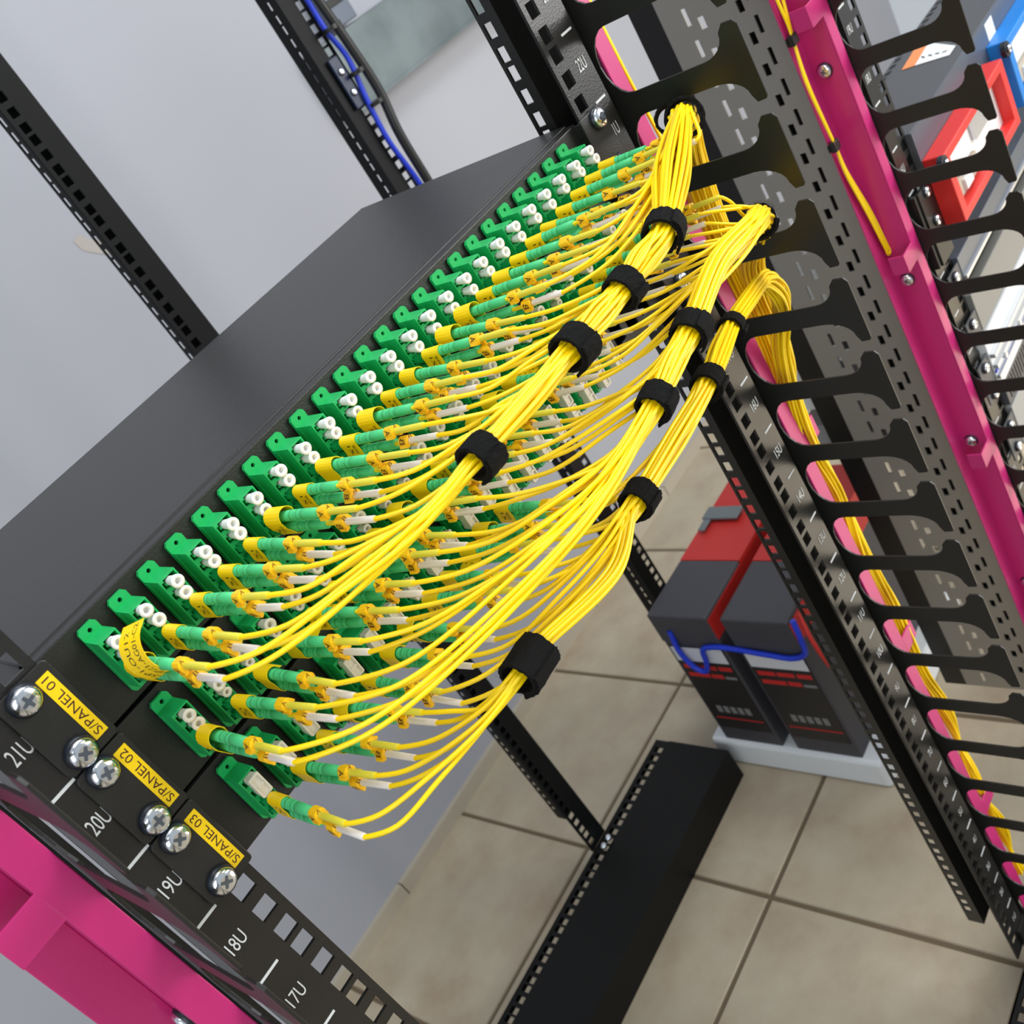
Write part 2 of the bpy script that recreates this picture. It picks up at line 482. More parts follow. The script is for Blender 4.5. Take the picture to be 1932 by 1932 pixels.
# ------------------------------------------------------------------ splice panels
def flange_outline():
    """tab plate with a hole, keyholed, (x,z) about the adapter's centre"""
    o = [(-4.7, -18), (-4.7, 16.2), (-3.0, 18), (3.0, 18), (4.7, 16.2), (4.7, -18)]
    return o
def adapter_mesh():
    m = MB([M_GRN, M_DRK])
    # body from the flange to the front, centre at z = 0 (22.2 above the unit's bottom)
    xs = [-4.7, -3.9, -2.6, -1.2, 3.95, 4.7]
    zs = [-12.8]
    for k in (-1.5, -0.5, 0.5, 1.5):
        c = 6.25*k
        zs += [c-2.75, c-1.7, c+1.7, c+2.75]
    zs.append(12.8)
    def fill(i, j):
        if i in (0, 4) or j % 4 == 0: return True
        q = (j-1) % 4          # 0 lower shoulder, 1 middle, 2 upper shoulder
        if i == 1: return q != 1
        if i == 2: return q == 0
        return False
    m.grid(xs, zs, fill, -10.5, -3.0, 'y')
    m.box(-4.7, 4.7, -3.0, 4.0, -12.8, 12.8)
    m.box(-4.2, 4.4, -3.4, -2.98, -12.5, 12.5, 1)
    # flange tabs with round holes
    for sz in (1, -1):
        o = [(-4.7, 12.8), (-4.7, 16.4), (-3.4, 18), (3.4, 18), (4.7, 16.4), (4.7, 12.8)]
        n = 14; hc = (0.2, 15.0); hr = 1.05
        circ = [(hc[0]+hr*math.cos(PI/2+2*PI*k/n), hc[1]+hr*math.sin(PI/2+2*PI*k/n)) for k in range(n+1)]
        path = o[:3]+[(hc[0], 18)]+circ+[(hc[0], 18)]+o[3:]
        path = [(px, pz*sz) for px, pz in path]
        m.poly(path, 'y', 2.4, 4.2)
        m.add([(-1.6, 4.21, (15-1.6)*sz), (1.9, 4.21, (15-1.6)*sz), (1.9, 4.21, (15+1.6)*sz), (-1.6, 4.21, (15+1.6)*sz)], [(0, 1, 2, 3)], 1)
    # little shoulders on the left wall, latch towers inside
    for k in (-1.5, -0.5, 0.5, 1.5):
        m.box(-2.6, -1.4, -9.6, -3, 6.25*k-0.7, 6.25*k+0.7)
        m.lathe((0.9, -3, 6.25*k), (0, -1, 0), [(0, 1.25), (3.2, 1.25)], 10, 0)
    m.box(-5.1, -4.7, -0.5, 2.4, -12.0, 12.0)
    return m.mesh('fiber_adapter')
AD = adapter_mesh()
def cap_mesh(mt, r0=2.15, r1=3.0, L=8.0):
    m = MB([mt]); 
    m.lathe((0, -8.0, 0), (0, -1, 0), [(0, 2.0), (3, r0), (L-0.5, r1-0.1), (L, r1), (L+0.6, r1), (L+0.62, r1*0.66), (L+0.6, r1*0.45), (L-2.0, r1*0.4)], 22, 0)
    return m.mesh('dust_cap')
CAPW = cap_mesh(M_WHT); CAPC = cap_mesh(M_CRM); CAPS = cap_mesh(M_CRM, 1.9, 2.3, 6.2)
def dcap_mesh():
    m = MB([M_CRM])
    def rr(x0, x1, z0, z1, y, c):
        return [(x0+c, y, z0), (x1-c, y, z0), (x1, y, z0+c), (x1, y, z1-c), (x1-c, y, z1), (x0+c, y, z1), (x0, y, z1-c), (x0, y, z0+c)]
    m.ring_loft([rr(-2.4, 2.4, -5.2, 5.2, -8.5, 0.4), rr(-2.6, 2.6, -5.6, 5.6, -12, 0.5), rr(-3.1, 3.1, -6.0, 6.0, -15.6, 0.6), rr(-2.9, 2.9, -5.8, 5.8, -16.1, 0.6),
                 rr(-2.1, 2.1, -5.0, 5.0, -16.1, 0.5), rr(-2.0, 2.0, -4.9, 4.9, -15.2, 0.5)], 0, False)
    m.box(-1.9, 1.9, -16.0, -15.2, -0.5, 0.5)
    return m.mesh('dust_cap')
DCAP = dcap_mesh()
def inst(me, name, parent, loc=(0, 0, 0)):
    o = bpy.data.objects.new(name, me); COL.objects.link(o); o.parent = parent; o.location = Vector(loc)*S
    return o
XS = [-196.1+17.06*i for i in range(24)]
NAMES = ('top', 'middle', 'bottom')
for k in range(3):
    zb = -44.45*k
    pn = thing('splice_panel', (0, 0, zb), 'black fibre patch panel with yellow sticker S/PANEL 0%d, %s of the three' % (k+1, NAMES[k]), 'patch panel', 'fibre patch panels stacked in the rack')
    h = MB(M_PANEL)
    if k < 2: h.box(-220, 220, 5, 17, 0.7, 43.3)                 # front plate and its return
    else:
        us = [-220]
        for x in XS[20:]: us += [x-5.2, x+5.2]
        us.append(220)
        h.grid(us, [0.7, 8.6, 36.2, 43.3], lambda i, j: not (j == 1 and i % 2 == 1), 5, 7, 'y')
        h.box(-220, 220, 7, 17, 0.7, 2.2); h.box(-220, 220, 7, 17, 41.5, 43.3)
    h.box(-220, -218.5, 17, 226, 1.2, 42.4); h.box(218.5, 220, 17, 226, 1.2, 42.4); h.box(-220, 220, 224.5, 226, 1.2, 42.4)
    h.box(-220, 220, 17, 226, 0.9, 2.2)
    hs = h.build('housing', pn, bevel=1.2)
    cv = MB(M_PANEL); cv.box(-222, 222, 13.5, 228, 42.5, 44.0); cv.box(-222, -220.3, 18, 228, 28, 42.5); cv.box(220.3, 222, 18, 228, 28, 42.5)
    cv.build('top_cover', pn, bevel=0.7)
    for sx in (-1, 1):
        e = MB(M_PANEL)
        r = 3.2; xa, xb = (216.6, 242.6)
        o = []
        for (cx, cz, a0) in ((xb-r, 44.1-r, 0), (xa+r*0.6, 44.1-r*0.6, 90), (xa+r*0.6, 0.6+r*0.6, 180), (xb-r, 0.6+r, 270)):
            rr = r if cx > 230 else r*0.6
            for q in range(5):
                t = math.radians(a0+q*22.5); o.append((sx*(cx+rr*math.cos(t)), cz+rr*math.sin(t)))
        e.poly(o, 'y', -2.0, 0.0)
        e.box(min(sx*217.2, sx*218.8), max(sx*217.2, sx*218.8), -0.2, 40, 2, 42.6)
        e.box(min(sx*217.5, sx*221), max(sx*217.5, sx*221), 36, 40, 2, 42.6)
        eo = e.build('mounting_ear', pn, bevel=0.4)
        for hz in ((38.1, 6.35) if sx < 0 else (38.1, 6.35)):
            s_ = MB([M_WSH, M_ZNC, M_ZND])
            screw_geo(s_, (0, 0, 0), (0.03*random.uniform(-1, 1), -1, 0.05*random.uniform(-1, 1)), 6.1, random.uniform(0, 1.5))
            s_.build('screw', pn, (sx*232.6, -2.0, hz+random.uniform(-0.3, 0.3)))
    lb = MB([M_TAG, M_INK])
    lb.box(-225.4, -219.0, -2.28, -2.0, 4.8, 39.6, 0)
    t = 'S/PANEL 0%d' % (k+1)
    put_text(lb, t, (-220.4, -2.32, 6.2), (0, 0, 31.8), (-3.7, 0, 0), 1)
    lb.build('sticker', pn, label='yellow sticker reading S/PANEL 0%d' % (k+1))
    for i, x in enumerate(XS[:20] if k == 2 else XS):
        ad = inst(AD, 'fiber_adapter', pn, (x, 0, 22.3))
        if k == 0 or k == 1:
            a = inst(CAPW if k == 0 else CAPC, 'dust_cap', ad, (0.3, random.uniform(-.3, .3), 9.6))
            b_ = inst(CAPW if k == 0 else (CAPS if i % 5 else CAPC), 'dust_cap', ad, (0.3, random.uniform(-.3, .3), 3.35))
            for q in (a, b_): q.rotation_euler = (random.uniform(-.05, .05), 0, random.uniform(-.05, .05))
        else:
            inst(DCAP, 'dust_cap', ad, (0.3, 0, 6.4))
            if i >= 12: inst(DCAP, 'dust_cap', ad, (0.3, 0, -6.1))

# ------------------------------------------------------------------ patch cords
def plug_mesh():
    m = MB([M_GRND])
    m.box(-2.35, 2.35, -15.5, -7.0, -2.35, 2.35)
    m.box(-3.6, -2.35, -13.5, -8, -1.2, 1.2)
    m.lathe((0, -15.0, 0), (0, -1, 0), [(0, 2.3), (2.0, 2.5), (3, 2.5)], 14)
    return m.mesh('connector')
def boot_mesh():
    m = MB([M_GRNL])
    prof = [(0, 2.55)]
    for q in range(6):
        y = 14+q*1.7
        prof += [(y, 2.5), (y+0.15, 2.32), (y+0.55, 2.32), (y+0.7, 2.5)] if q in (0, 2, 3, 5) else []
    prof += [(27, 2.45), (34.5, 2.3), (34.6, 1.5)]
    m.lathe((0, -17, 0), (0, -1, 0), prof, 18)
    return m.mesh('boot')
def clip_mesh(ch):
    m = MB([M_ORG, M_INK])
    n = 11; ri, ro = 1.35, 2.75
    def pt(r, a): return (r*math.cos(a), r*math.sin(a))
    a0, a1 = math.radians(-35), math.radians(245)
    outer = []
    for q in range(n+1):
        a = a0+(a1-a0)*q/n
        k_ = 1.0+0.16*abs(math.sin(2*a))
        outer.append(pt(ro*k_, a))
    inner = [pt(ri, a1+(a0-a1)*q/n) for q in range(n+1)]
    m.poly(outer+inner, 'y', 0, 5.6)
    m.box(1.7, 3.3, 0.4, 5.2, -2.2, -0.8); m.box(-2.9, -1.5, 0.4, 5.2, -3.0, -1.7)
    put_text(m, ch, (-1.15, -0.05, 1.35), (1.9, 0, 0), (0, 0, 1.75), 1)
    vs, fs, _ = text2d(ch)   # letter on the left flank
    m.add([(-3.02, 4.6-3.4*v, -1.1+2.6*u) for u, v in vs], fs, 1)
    return m.mesh('marker_clip')
PLUG = plug_mesh(); BOOT = boot_mesh(); CLA = clip_mesh('A'); CLB = clip_mesh('B')
def sleeve_mesh(mt):
    m = MB([mt]); m.lathe((0, 0, 0), (0, -1, 0), [(0, 1.5), (0.3, 1.6), (19.6, 1.52), (20, 1.25)], 12); return m.mesh('sleeve')
SLA = sleeve_mesh(M_SLV); SLB = sleeve_mesh(M_SLW)

def strip(mb, path, y0, y1, th=0.28, mi=0):
    """flexible film: path is a list of (x,z) points, the film runs from y0 to y1"""
    P = [Vector((p[0], 0, p[1])) for p in path]; n = len(P); L = []; Rr = []
    for i in range(n):
        t = (P[min(i+1, n-1)]-P[max(i-1, 0)]).normalized(); nn = Vector((-t.z, 0, t.x))*th/2
        L.append(P[i]+nn); Rr.append(P[i]-nn)
    rings = [[(a.x, y0, a.z), (a.x, y1, a.z), (b.x, y1, b.z), (b.x, y0, b.z)] for a, b in zip(L, Rr)]
    mb.ring_loft(rings, mi, False)
def loop_path(kind):
    # film wrapped round the two boots; boots sit at z = 0 (A) and z = -6.25 (B)
    r = 2.95; pts = []
    def arc(cx, cz, r_, a0, a1, n=9):
        return [(cx+r_*math.cos(math.radians(a0+(a1-a0)*q/n)), cz+r_*math.sin(math.radians(a0+(a1-a0)*q/n))) for q in range(n+1)]
    if kind == 0:
        pts = arc(0, 0, r, 0, 180)+[(-2.75, -3.1)]+arc(0, -6.25, r, 180, 360)+[(2.75, -3.1), (r, 0)]
    elif kind == 1:   # slack loop standing off at the upper left
        pts = [(r, -1)]+arc(-1.2, 0.6, 4.6, 20, 200)+[(-5.2, -3)]+arc(0, -6.25, r+0.1, 190, 360)+[(2.8, -3), (r, -1)]
    elif kind == 2:   # wrapped, then a long free tail going up and to the right
        pts = arc(0, 0, r, 0, 180)+[(-2.75, -3.1)]+arc(0, -6.25, r, 180, 330)+[(6, -5.5), (12, -3.4), (19, -3.0), (27, -4.4)]
    else:             # tail hanging down to the right
        pts = [(r+1.5, 0.4)]+arc(-0.4, 0.3, 3.6, 10, 190)+[(-3.3, -3.1)]+arc(0, -6.25, r, 185, 300)+[(4.5, -11), (9.0, -15.5), (15, -20.5)]
    return pts
def tag_mesh(kind, txt=None):
    m = MB([M_TAG, M_INKK])
    strip(m, loop_path(kind), -29.5, -17.0)
    if kind in (0, 1):
        x = -2.98 if kind == 0 else -5.0
        for j, w_ in enumerate(('WHP', 'Z1')):
            vs, fs, _ = text2d(w_)
            zc = -3.2
            m.add([(x-0.35-(0.0 if kind == 0 else 0.25), -27.5+j*3.4+2.2*(1-v), zc-2.4+5.0*u) for u, v in vs], fs, 1)
    if kind in (2, 3):
        (xa, za), (xb, zb) = loop_path(kind)[-3], loop_path(kind)[-1]
        d = Vector((xb-xa, 0, zb-za)); nn = Vector((-d.z, 0, d.x)).normalized()*0.3
        for sg in (1, -1):
            for j, w_ in enumerate(('SP1-OUT2', 'AG01-C1')):
                o = Vector((xa, -26.5+j*4.6, za))+nn*sg
                put_text(m, w_, o, d*0.95, (0, 2.6, 0), 1)
    return m.mesh('name_tag')
TAGS = [tag_mesh(q) for q in range(4)]

def catmull(P, n=7):
    P = [Vector(p) for p in P]
    P = [P[0]*2-P[1]]+P+[P[-1]*2-P[-2]]
    out = []
    for i in range(1, len(P)-2):
        p0, p1, p2, p3 = P[i-1:i+3]
        t01 = max((p1-p0).length, 1e-3)**0.5; t12 = max((p2-p1).length, 1e-3)**0.5; t23 = max((p3-p2).length, 1e-3)**0.5
        m1 = (p2-p1)+t12*((p1-p0)/t01-(p2-p0)/(t01+t12)); m2 = (p2-p1)+t12*((p3-p2)/t23-(p3-p1)/(t12+t23))
        seg = max(3, min(14, int((p2-p1).length/5)+2))
        for k in range(seg):
            t = k/seg
            h00 = 2*t**3-3*t*t+1; h10 = t**3-2*t*t+t; h01 = -2*t**3+3*t*t; h11 = t**3-t*t
            out.append(p1*h00+m1*h10+p2*h01+m2*h11)
    out.append(P[-2])
    return out

def frame(T):
    T = Vector(T).normalized(); u = T.cross(Vector((0, 0, 1))).normalized(); return T, u, T.cross(u)
GA = PI*(3-math.sqrt(5))
def slot(c, T, k, sc=1.0, jit=0.0, flat=1.0):
    T, u, w = frame(T); r = 1.1*math.sqrt(k+0.4)*sc; a = k*GA
    return Vector(c)+u*(r*math.cos(a)+random.uniform(-jit, jit))+w*(r*math.sin(a)*flat+random.uniform(-jit, jit))

# bundle guides: list of (centre, is_strap); the last few run into the manager
B = [
    dict(straps=[(-74, -120, 15.4), (0, -120, 13.6), (46, -120, 13), (88, -121, 16.5)], exit=[(214, -70, 25.5), (240, -54, 17), (263, -37, 4), (284, -16, -22), (296, -2, -60), (302, 6, -110), (303, 10, -165), (306, 18, -215), (318, 46, -252), (345, 78, -262)], join=[5, 9, 11, 14]),
    dict(straps=[(17, -130, -31), (66, -126, -26)], exit=[(122, -117, -22), (172, -112, -29), (226, -80, -50), (250, -64, -63), (268, -48, -78), (290, -20, -105), (305, -4, -140), (310, 3, -180), (313, 14, -222), (330, 45, -250), (352, 70, -262)], join=[9, 13]),
    dict(straps=[(-112, -118, -64), (-4, -110, -70), (97, -95, -77), (168, -71, -87)], exit=[(214, -57, -97), (240, -49, -103), (258, -43, -108), (272, -38, -117), (281, -34, -133), (285, -26, -154), (289, -10, -185), (289, 2, -260), (296, 6, -330), (289, 4, -400), (300, 8, -470), (291, 4, -540), (302, 8, -620), (292, 5, -700), (298, 6, -780), (294, 6, -860)], join=[4, 10, 12, 12]),
]
def arc_in(p, d, q, T, k):
    """points of an easy curve that leaves p along d and runs into q along T"""
    g = (q-p).length; l0 = g*random.uniform(0.45, 0.75); l1 = g*random.uniform(0.9, 1.15)
    n = 4 if g > 60 else 3; r = []
    for j in range(1, n):
        t = j/n
        v = p*(2*t**3-3*t*t+1)+d*l0*(t**3-2*t*t+t)+q*(-2*t**3+3*t*t)+T*l1*(t**3-t*t)
        r.append(v+Vector((0, random.uniform(-1, 1), random.uniform(-1.2, 1)-g*0.02)))
    return r
def tangent(path, i):
    a = Vector(path[max(i-1, 0)]); b = Vector(path[min(i+1, len(path)-1)]); return (b-a)
for g in B: g['path'] = g['straps']+g['exit']

ORD = ['first', 'second', 'third', 'fourth', 'fifth', 'sixth', 'seventh', 'eighth', 'ninth', 'tenth', 'eleventh', 'twelfth']
def place_words(i, n=24):
    if i < 12: return ORD[i]+' adapter from left'
    return 'last adapter on the right' if i == 23 else ORD[23-i]+' adapter from right'
for k, g in enumerate(B):
    ncord = 24 if k < 2 else 12
    cnt = 0
    for i in range(ncord):
        zr = -44.45*k
        zA = 19.6
        yaw = random.uniform(-0.05, 0.06); pitch = random.uniform(-0.02, 0.05)+(0.03 if k == 0 else 0.05)
        base = (XS[i]+0.2, -8.0, zr+zA)
        root = thing('patch_cord', base, 'yellow duplex cord with green boots in %s, %s panel' % (place_words(i), NAMES[k]), 'patch cord', 'duplex patch cords plugged into the panels',
                     rot=(-pitch, 0, yaw))
        RM = Matrix.Rotation(yaw, 4, 'Z') @ Matrix.Rotation(-pitch, 4, 'X')
        inv = RM.inverted()
        # which strap gathers this cord
        ji = next((q for q, lim in enumerate(g['join']) if i < lim), None)
        kind = random.choice([0, 0, 1, 1, 1, 0, 3]) if k == 0 else random.choice([0, 0, 3, 3, 1, 2])
        if k == 2: kind = (0, 3, 0, 1, 0, 3, 1, 0, 2, 0, 1, 0)[i]
        if (k, i) == (0, 0): kind = 1
        if k == 0 and i > 17: kind = 0
        tg = inst(TAGS[kind], 'name_tag', root, (0, 8, 0))
        for c, dz in (('A', 0.0), ('B', -6.25)):
            inst(PLUG, 'connector', root, (0, 8, dz))
            inst(BOOT, 'boot', root, (0, 8, dz))
            off = random.uniform(0, 5) if c == 'A' else random.uniform(1, 10)
            cp = -52-off
            co = inst(CLA if c == 'A' else CLB, 'marker_clip', root, (0, cp-5.6+8, dz))
            co.rotation_euler = (0, random.uniform(-0.7, 0.7), 0)
            sv = cp-4-random.uniform(0, 2)
            so = inst(SLA if c == 'A' else SLB, 'sleeve', root, (0, sv+8, dz), )
            so['label'] = 'pale yellow sleeve' if c == 'A' else 'white sleeve'
            s0 = Vector((0, -47+8, dz)); s1 = Vector((0, sv-20+8, dz))
            a0 = Vector(base)+RM @ s0; a1 = Vector(base)+RM @ s1
            d = (RM @ Vector((0, -1, 0)))
            pts = [a0, (a0+a1)/2, a1-d*3, a1]
            idx = cnt; cnt += 1
            path = g['path']; ns = len(g['straps'])
            if ji is not None:
                first = ji
                c0 = Vector(path[ji]); T = tangent(path, ji).normalized()
                tgt = slot(c0, T, idx, 1.0)
                pts += arc_in(a1, d, tgt-T*7, T, k)
                pts.append(tgt-T*7); pts.append(tgt+T*7)
            else:
                first = ns
                first = ns if k != 1 else (ns+1 if i < 19 else ns+2)
                c0 = Vector(path[first])
                T = tangent(path, first).normalized(); tgt = slot(c0, T, idx, 0.9)
                pts += arc_in(a1, d, tgt, T, k)
                pts.append(tgt)
            for q in range(first+1, len(path)):
                Tq = tangent(path, q).normalized(); cq = Vector(path[q])
                if q < ns:
                    prev = Vector(path[q-1]); mid = prev.lerp(cq, 0.5)
                    if k == 2 and q == 1: mid = mid+Vector((10, -6, -7))
                    pts.append(slot(mid, cq-prev, idx, 1.22, 0.5))
                    tq = slot(cq, Tq, idx, 1.0); pts.append(tq-Tq*7); pts.append(tq+Tq*7)
                else:
                    if k == 0 and q == ns: pts.append(slot(Vector(path[q-1]).lerp(cq, 0.5)+Vector((0, 0, 1)), cq-Vector(path[q-1]), idx, 1.75, 0.8))
                    inside = q >= ns+3
                    pts.append(slot(cq, Tq, idx, 1.2 if inside else 1.0, 0.6 if inside else 0.2))
            line = catmull(pts)
            # to the cord's own frame
            loc = [inv @ (p-Vector(base)) for p in line]
            cb = MB(M_YEL); cb.tube(loc, 1.08, 8)
            cb.build('cable', root)

# the loose end of the flag on the first cord, with its two lines of writing
fr = bpy.data.objects
def flag():
    m = MB([M_TAG, M_INKK])
    # centre line from the boots up to the left and back over the first adapter (x, y, z)
    C = [(-192.6, -33.5, 14.2), (-195.5, -36, 15.6), (-198.8, -38, 18.8), (-201.6, -38, 25), (-200.8, -37, 31.5), (-197.5, -36, 36.5), (-191.5, -34.5, 39.3)]
    C = catmull(C); wv = Vector((0.55, -0.84, 0)).normalized()*5.2
    # the film is about 10 mm wide
    n = len(C); top = []
    nrm = []
    for i in range(n):
        t = (C[min(i+1, n-1)]-C[max(i-1, 0)]).normalized(); nn = t.cross(wv).normalized(); nrm.append(nn)
    rings = [[tuple(C[i]-wv+nrm[i]*0.15), tuple(C[i]+wv+nrm[i]*0.15), tuple(C[i]+wv-nrm[i]*0.15), tuple(C[i]-wv-nrm[i]*0.15)] for i in range(n)]
    m.ring_loft(rings, 0, False)
    cum = [0]
    for i in range(1, n): cum.append(cum[-1]+(C[i]-C[i-1]).length)
    L = cum[-1]
    def at(s_):
        s_ = max(0, min(L*0.999, s_))
        i = max(j for j in range(n) if cum[j] <= s_); i = min(i, n-2)
        f = (s_-cum[i])/(cum[i+1]-cum[i]); return C[i].lerp(C[i+1], f), nrm[i].lerp(nrm[i+1], f)
    for txt, v0, u0, u1 in (('1-SP1-OUT2', 0.10, 0.16, 0.90), ('WHPZ1-AG01-C2', -0.62, 0.10, 0.97)):
        vs, fs, _ = text2d(txt)
        for sg in (1, -1):
            P = []
            for u, v in vs:
                c, nn = at(L*(u0+(u1-u0)*u)); P.append(c-wv*(v0+0.42*v)*1.0+nn*0.2*sg)
            m.add(P, fs, 1)
    return m
fm = flag()
root0 = next(o for o in COL.objects if o.name.startswith('patch_cord') and 'first adapter from left, top' in o['label'])
rm0 = root0.rotation_euler.to_matrix().to_4x4().inverted()
b0 = Vector((XS[0]+0.2, -8.0, 19.6))
fm.v = [tuple(rm0 @ (Vector(v)-b0)) for v in fm.v]
fm.build('tag_flag', root0, label='long curling tag end with two lines of print')

# ------------------------------------------------------------------ straps
def strap(c, T, R_, w, label, tail=True, name='velcro_strap', flat=1.0, ribs=0):
    T, u, v = frame(T)
    m = MB(M_VEL); N = 44; K = 7
    rings = []
    sec = [(-0.5, 0.0), (-0.5, 1.0), (-0.25, 1.08), (0, 1.1), (0.25, 1.08), (0.5, 1.0), (0.5, 0.0)]
    def ring(a, add, ww):
        r_ = []
        for (q, h) in sec:
            rr = R_+1.5*h+add+(random.uniform(-0.28, 0.28) if h > 0.3 else 0)
            if ribs: rr += 0.55*math.sin(q*2*PI*ribs)
            zo = q*ww+(random.uniform(-0.35, 0.35) if abs(q) == 0.5 else 0)
            r_.append(tuple(u*(rr*math.cos(a))+v*(rr*math.sin(a)*flat)+T*zo))
        return r_
    if ribs: sec = [(-0.5+q/16, 1.0) for q in range(17)]; sec = [(-0.5, 0.0)]+sec+[(0.5, 0.0)]
    rs = [ring(2*PI*k/N, 0.0, w) for k in range(N)]; rs.append(rs[0])
    m.ring_loft(rs, 0, False, False)
    if tail:
        a0 = random.uniform(-0.6, 0.4)
        tl = [ring(a0+1.9*k/16, 1.5 if k < 14 else 1.5+(k-13)*0.5, w*0.96) for k in range(17)]
        m.ring_loft(tl, 0, False, True)
    rs_ = random.Random(int(abs(c[0]*7+c[2])))
    for q in range(700):                      # fuzz of the loop side
        a = rs_.uniform(0, 2*PI); h = rs_.uniform(-0.5, 0.5)*w
        if rs_.random() < 0.35: h = math.copysign(w*0.5, h)
        rr = R_+1.5+(1.2 if tail and rs_.random() < 0.4 else 0)
        e = u*math.cos(a)+v*math.sin(a)*flat
        p0 = e*rr+T*h; d_ = (e*rs_.uniform(0.3, 1)+T*rs_.uniform(-1, 1)+e.cross(T)*rs_.uniform(-1, 1)).normalized()*rs_.uniform(0.4, 1.1)
        sd = d_.cross(T).normalized()*0.07
        m.add([p0-sd, p0+sd, p0+d_], [(0, 1, 2)])
    o = m.build(name, None, c)
    return tag(o, label, 'cable tie', 'black hook and loop ties on the yellow bundles')
lab = [
 ['black velcro tie nearest the left on the upper yellow bundle', 'widest black velcro tie on the upper bundle, second from the left', 'black velcro tie third from the left on the upper bundle', 'black velcro tie on the upper bundle nearest the right post'],
 ['lower of the two black velcro ties on the middle bundle', 'upper of the two black velcro ties on the middle bundle'],
 ['big fuzzy black velcro tie hanging lowest, over the floor tiles', 'black velcro tie on the lowest bundle in front of the floor, second from the left', 'black velcro tie on the lowest bundle in front of the right post', 'black velcro tie on the lowest bundle just before it loops into the fingers']]
rad = [[6.6, 7.6, 7.0, 7.8], [6.6, 7.3], [7.2, 6.6, 7.0, 6.4]]
wid = [[12, 13, 11, 12], [12, 12], [19, 12, 13, 11]]
for k, g in enumerate(B):
    for j, c in enumerate(g['straps']):
        strap(c, tangent(g['path'], j), rad[k][j], wid[k][j], lab[k][j])
strap((224, -65, 22), (0.8, 0.5, -0.3), 9.6, 16, 'ribbed black wrap where the upper bundle enters the fingers', False, 'cable_wrap', ribs=6)
strap((249, -38, 17), (0.72, 0.5, -0.48), 7.6, 7, 'black fabric loop behind the ribbed wrap at the top finger gap', False, 'cable_wrap')
strap((248, -66, -62), (0.7, 0.45, -0.5), 8.6, 9, 'black tie where the middle bundle dives behind the fingers', True)

# ------------------------------------------------------------------ loose cable on the far channel and its clips
def cable_thing(name, pts, r, mt, label, cat, group=None):
    ln = catmull(pts); c = MB(mt); o = ln[0].copy()
    c.tube([p-o for p in ln], r, 8)
    return tag(c.build(name, None, tuple(o)), label, cat, group)
for q in range(4):
    o_ = (q-1.5)*1.9; w_ = 3 if q > 1 else -3
    pts = [(548+o_*0.4+w_*1.2, 21, 240), (542+o_+w_*1.5, 21, 110), (536+o_+w_, 21, -5), (533.5+o_, 20.5+q*0.4, -30), (530+o_*0.7, 20+q*0.4, -43), (525+o_, 20+q*0.5, -75), (527.5+o_*0.7, 20+q*0.4, -121), (529+o_*0.6, 20+q*0.4, -137), (530+o_, 20.5+q*0.4, -162), (541+o_*1.3, 21, -212), (547+o_*1.1, 21, -254)]
    cable_thing('fiber_cable', pts, 1.1, M_YEL, 'thin yellow cable doubled back and clipped along the far magenta channel', 'cable', 'yellow cables clipped to the far magenta channel')
lp = MB(M_YEL); lp.tube(catmull([(-3.1, 0, 2), (-2.6, 0, -1.2), (0, 0, -2.6), (2.6, 0, -1.2), (3.1, 0, 2)]), 1.3, 8)
tag(lp.build('cable_loop', None, (547, 21, -256)), 'tight bend at the bottom end of the clipped yellow cables', 'cable')
for zc, lb_ in ((-41, 'upper black clip holding the yellow cable to the far magenta channel'), (-137, 'lower black clip holding the yellow cable to the far magenta channel')):
    cl = MB(M_COMB); cl.box(-5.2, 5.2, -2.6, 2.8, -4.5, 4.5)
    cl.box(-6.6, 6.6, 2.8, 4.2, -3.4, 3.4)
    tag(cl.build('cable_clip', None, (530.5 if zc > -100 else 528.5, 20.5, zc), bevel=0.7), lb_, 'clip')
for q in range(3):
    cable_thing('fiber_cable', [(282.5+q*2.0, 3+q*1.2, 330), (283.5+q*2.0, 3+q, 160), (284.5+q*2.0, 3+q, 76), (287.5+q*1.8, 4+q, 30), (293+q*1.8, 6+q, -10), (299, 10+q*2, -60), (300, 16+q*2, -110)], 1.05, M_YEL,
                'thin yellow cable running down behind the top fingers', 'cable', 'thin yellow cables behind the top fingers')

# ------------------------------------------------------------------ equipment in the second rack
def dev(name, x0, x1, y0, y1, z0, z1, mt, label, cat, extra=None, bevel=0.8):
    m = MB(mt); m.box(0, x1-x0, 0, y1-y0, 0, z1-z0)
    t = thing(name, (x0, y0, z0), label, cat)
    m.build('case', t, bevel=bevel)
    if extra: extra(t)
    return t
def exA(t):
    e = MB([M_CAR, M_WPL, M_INKK]); 
    e.add([(171, 64, 44.6), (171, 50, 44.6), (227, 53, 44.6), (227, 67, 44.6)], [(0, 1, 2, 3)], 0)
    e.add([(171, 50, 44.6), (167, 13, 44.6), (188, 13, 44.6), (227, 53, 44.6)], [(0, 1, 2, 3)], 1)
    for q in range(4): e.add([(180+q*1, 20+q*8, 44.7), (183+q, 20+q*8, 44.7), (183+q*3, 25+q*8, 44.7), (180+q*3, 25+q*8, 44.7)], [(0, 1, 2, 3)], 2)
    e.build('sticker', t, label='orange and white sticker on the lid')
    v = MB(M_DRK)
    for q in range(26): v.add([(10+q*16, 83.5, 44.35), (18+q*16, 83.5, 44.35), (22+q*16, 78, 44.35), (14+q*16, 78, 44.35)], [(0, 1, 2, 3)])
    v.build('vent', t)
    f = MB(M_BLUG); f.box(0, 442, -1.2, 0, 0, 43.5); f.build('front_plate', t)
    s_ = MB([M_WPL]); s_.box(233, 257, -1.5, -1.2, 22, 40); s_.build('white_sticker', t)
dev('rack_device', 610, 1056, -5, 82, -222, -178, M_GRYM, 'dark grey flat device with orange and white sticker on its lid', 'device', exA)
